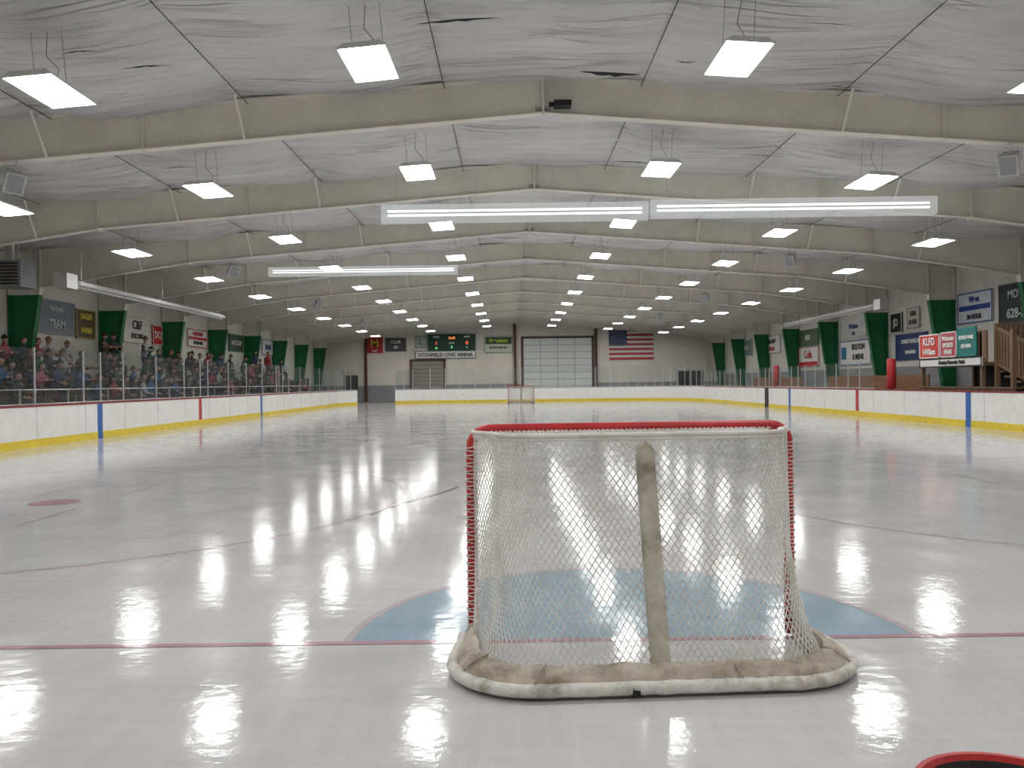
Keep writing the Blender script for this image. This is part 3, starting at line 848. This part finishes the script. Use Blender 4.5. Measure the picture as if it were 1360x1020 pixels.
b=MB(['dark','lgrey']); b.box(-.16,.16,-.12,.12,-.05,.05,0); b.tube([(-.25,0,0),(-.16,0,0)],.05,8,0); b.tube([(0,0,.04),(0,0,.1)],.02,6,1)
b.obj('security_camera',(.35,15.35,6.64))

# ------------------------------------------------------------ right side booth, benches, pads
b=MB(['wood2','dark','lgrey','conc'])
x0,x1=14.15,16.2
b.box(x0+.05,x1,24.4,30.1,-.03,.5,3)
for (px,py) in ((x0+.1,24.6),(x0+.1,26.2),(x0+.1,30.0),(x1-.1,24.6),(x1-.1,30.0)):
    b.box(px-.06,px+.06,py-.06,py+.06,.5,2.9,0)
y=24.4
while y<30.1:
    b.box(x0+.02,x0+.05,y,y+.13,.5,1.12,0); y+=.15
b.box(x0-.02,x0+.25,24.4,30.1,1.12,1.17,0)
y=22.6
while y<25.95:
    t=(y-22.6)/3.35; zb=.75+1.15*t; zt_=1.95+1.15*t
    b.box(x0+.36,x0+.40,y,y+.10,zb,zt_,0); y+=.15
for dz in (0,1.12):
    b.hexa([(x0+.33,22.6,.72+dz),(x0+.43,22.6,.72+dz),(x0+.43,25.95,1.87+dz),(x0+.33,25.95,1.87+dz),(x0+.33,22.6,.82+dz),(x0+.43,22.6,.82+dz),(x0+.43,25.95,1.97+dz),(x0+.33,25.95,1.97+dz)],0)
for k in range(8):
    yy=22.7+k*.42; b.box(x0+.43,x1-.2,yy,yy+.4,.16*k+.50,.16*k+.56,0)
for yy,zz in ((22.65,2.0),(25.9,3.15)): b.box(x0+.32,x0+.44,yy-.06,yy+.06,-.03,zz,0)
b.box(x0+.04,x1,26.0,30.1,1.85,1.95,0)
b.box(x0+.04,x0+.1,25.9,30.1,1.95,2.95,0)
x=x0+.45
while x<x1:
    b.box(x,x+.12,25.98,26.02,1.9,3.15,0); x+=.15
b.box(x1-.05,x1,24.4,30.1,.5,1.9,1)
b.obj('announcer_booth')
for y0_,y1_ in ((31.9,43.0),(46,56)):
    b=MB(['wood','steel','conc'])
    b.box(13.9,15.9,y0_,y1_,-.03,.3,2)
    b.box(15.0,15.35,y0_+.4,y1_-.4,.72,.77,0)
    b.box(15.6,15.65,y0_+.4,y1_-.4,.3,1.6,0)
    y=y0_+.6
    while y<y1_-.4: b.box(15.1,15.25,y,y+.06,.3,.72,1); y+=2
    b.obj('team_bench')
for (y) in (30.4,43.6):
    b=MB(['redp','black'])
    b.tube([(0,0,-.03),(0,0,1.08),(0,0,1.12),(0,0,2.15),(0,0,2.2)],[.06,.06,.16,.16,.12],10,0)
    b.obj('post_pad',(HW+.33,y,0),smooth=True)
for x in (-5.5,1.5,9):
    b=MB(['wood','steel'])
    b.box(x,x+2.6,66.0,66.35,.44,.49,0)
    for q in (x+.2,x+2.3): b.box(q,q+.06,66.08,66.28,-.03,.44,1)
    b.obj('spectator_bench')
b=MB(['black','redp'])
n=36
prof=[(.03,0,0),(.055,.004,0),(.074,.035,0),(.080,.05,1),(.084,.054,1),(.084,.060,1),(.079,.060,1),(.076,.055,0),(.06,.022,0),(.03,.012,0),(0.001,.012,0)]
for i in range(len(prof)-1):
    r0,z0,mi=prof[i]; r1,z1,_=prof[i+1]
    for k in range(n):
        a,c=2*math.pi*k/n,2*math.pi*(k+1)/n
        b.quad([(r0*math.cos(a),r0*math.sin(a),z0),(r0*math.cos(c),r0*math.sin(c),z0),(r1*math.cos(c),r1*math.sin(c),z1),(r1*math.cos(a),r1*math.sin(a),z1)],mi)
b.obj('serving_bowl',(-.65+.438,.722,1.075),smooth=True)

# ------------------------------------------------------------ world, camera
w=bpy.data.worlds.new('World'); S.world=w; w.use_nodes=True
w.node_tree.nodes['Background'].inputs[0].default_value=(.5,.55,.6,1); w.node_tree.nodes['Background'].inputs[1].default_value=.3
cd=bpy.data.cameras.new('Camera'); cam=bpy.data.objects.new('Camera',cd); S.collection.objects.link(cam)
cam.location=(-.65,0,1.5); cam.rotation_euler=(math.radians(89.9),math.radians(.75),0)
cd.sensor_width=36; cd.lens=1100/1360*36; cd.clip_start=.05; cd.clip_end=300
S.camera=cam
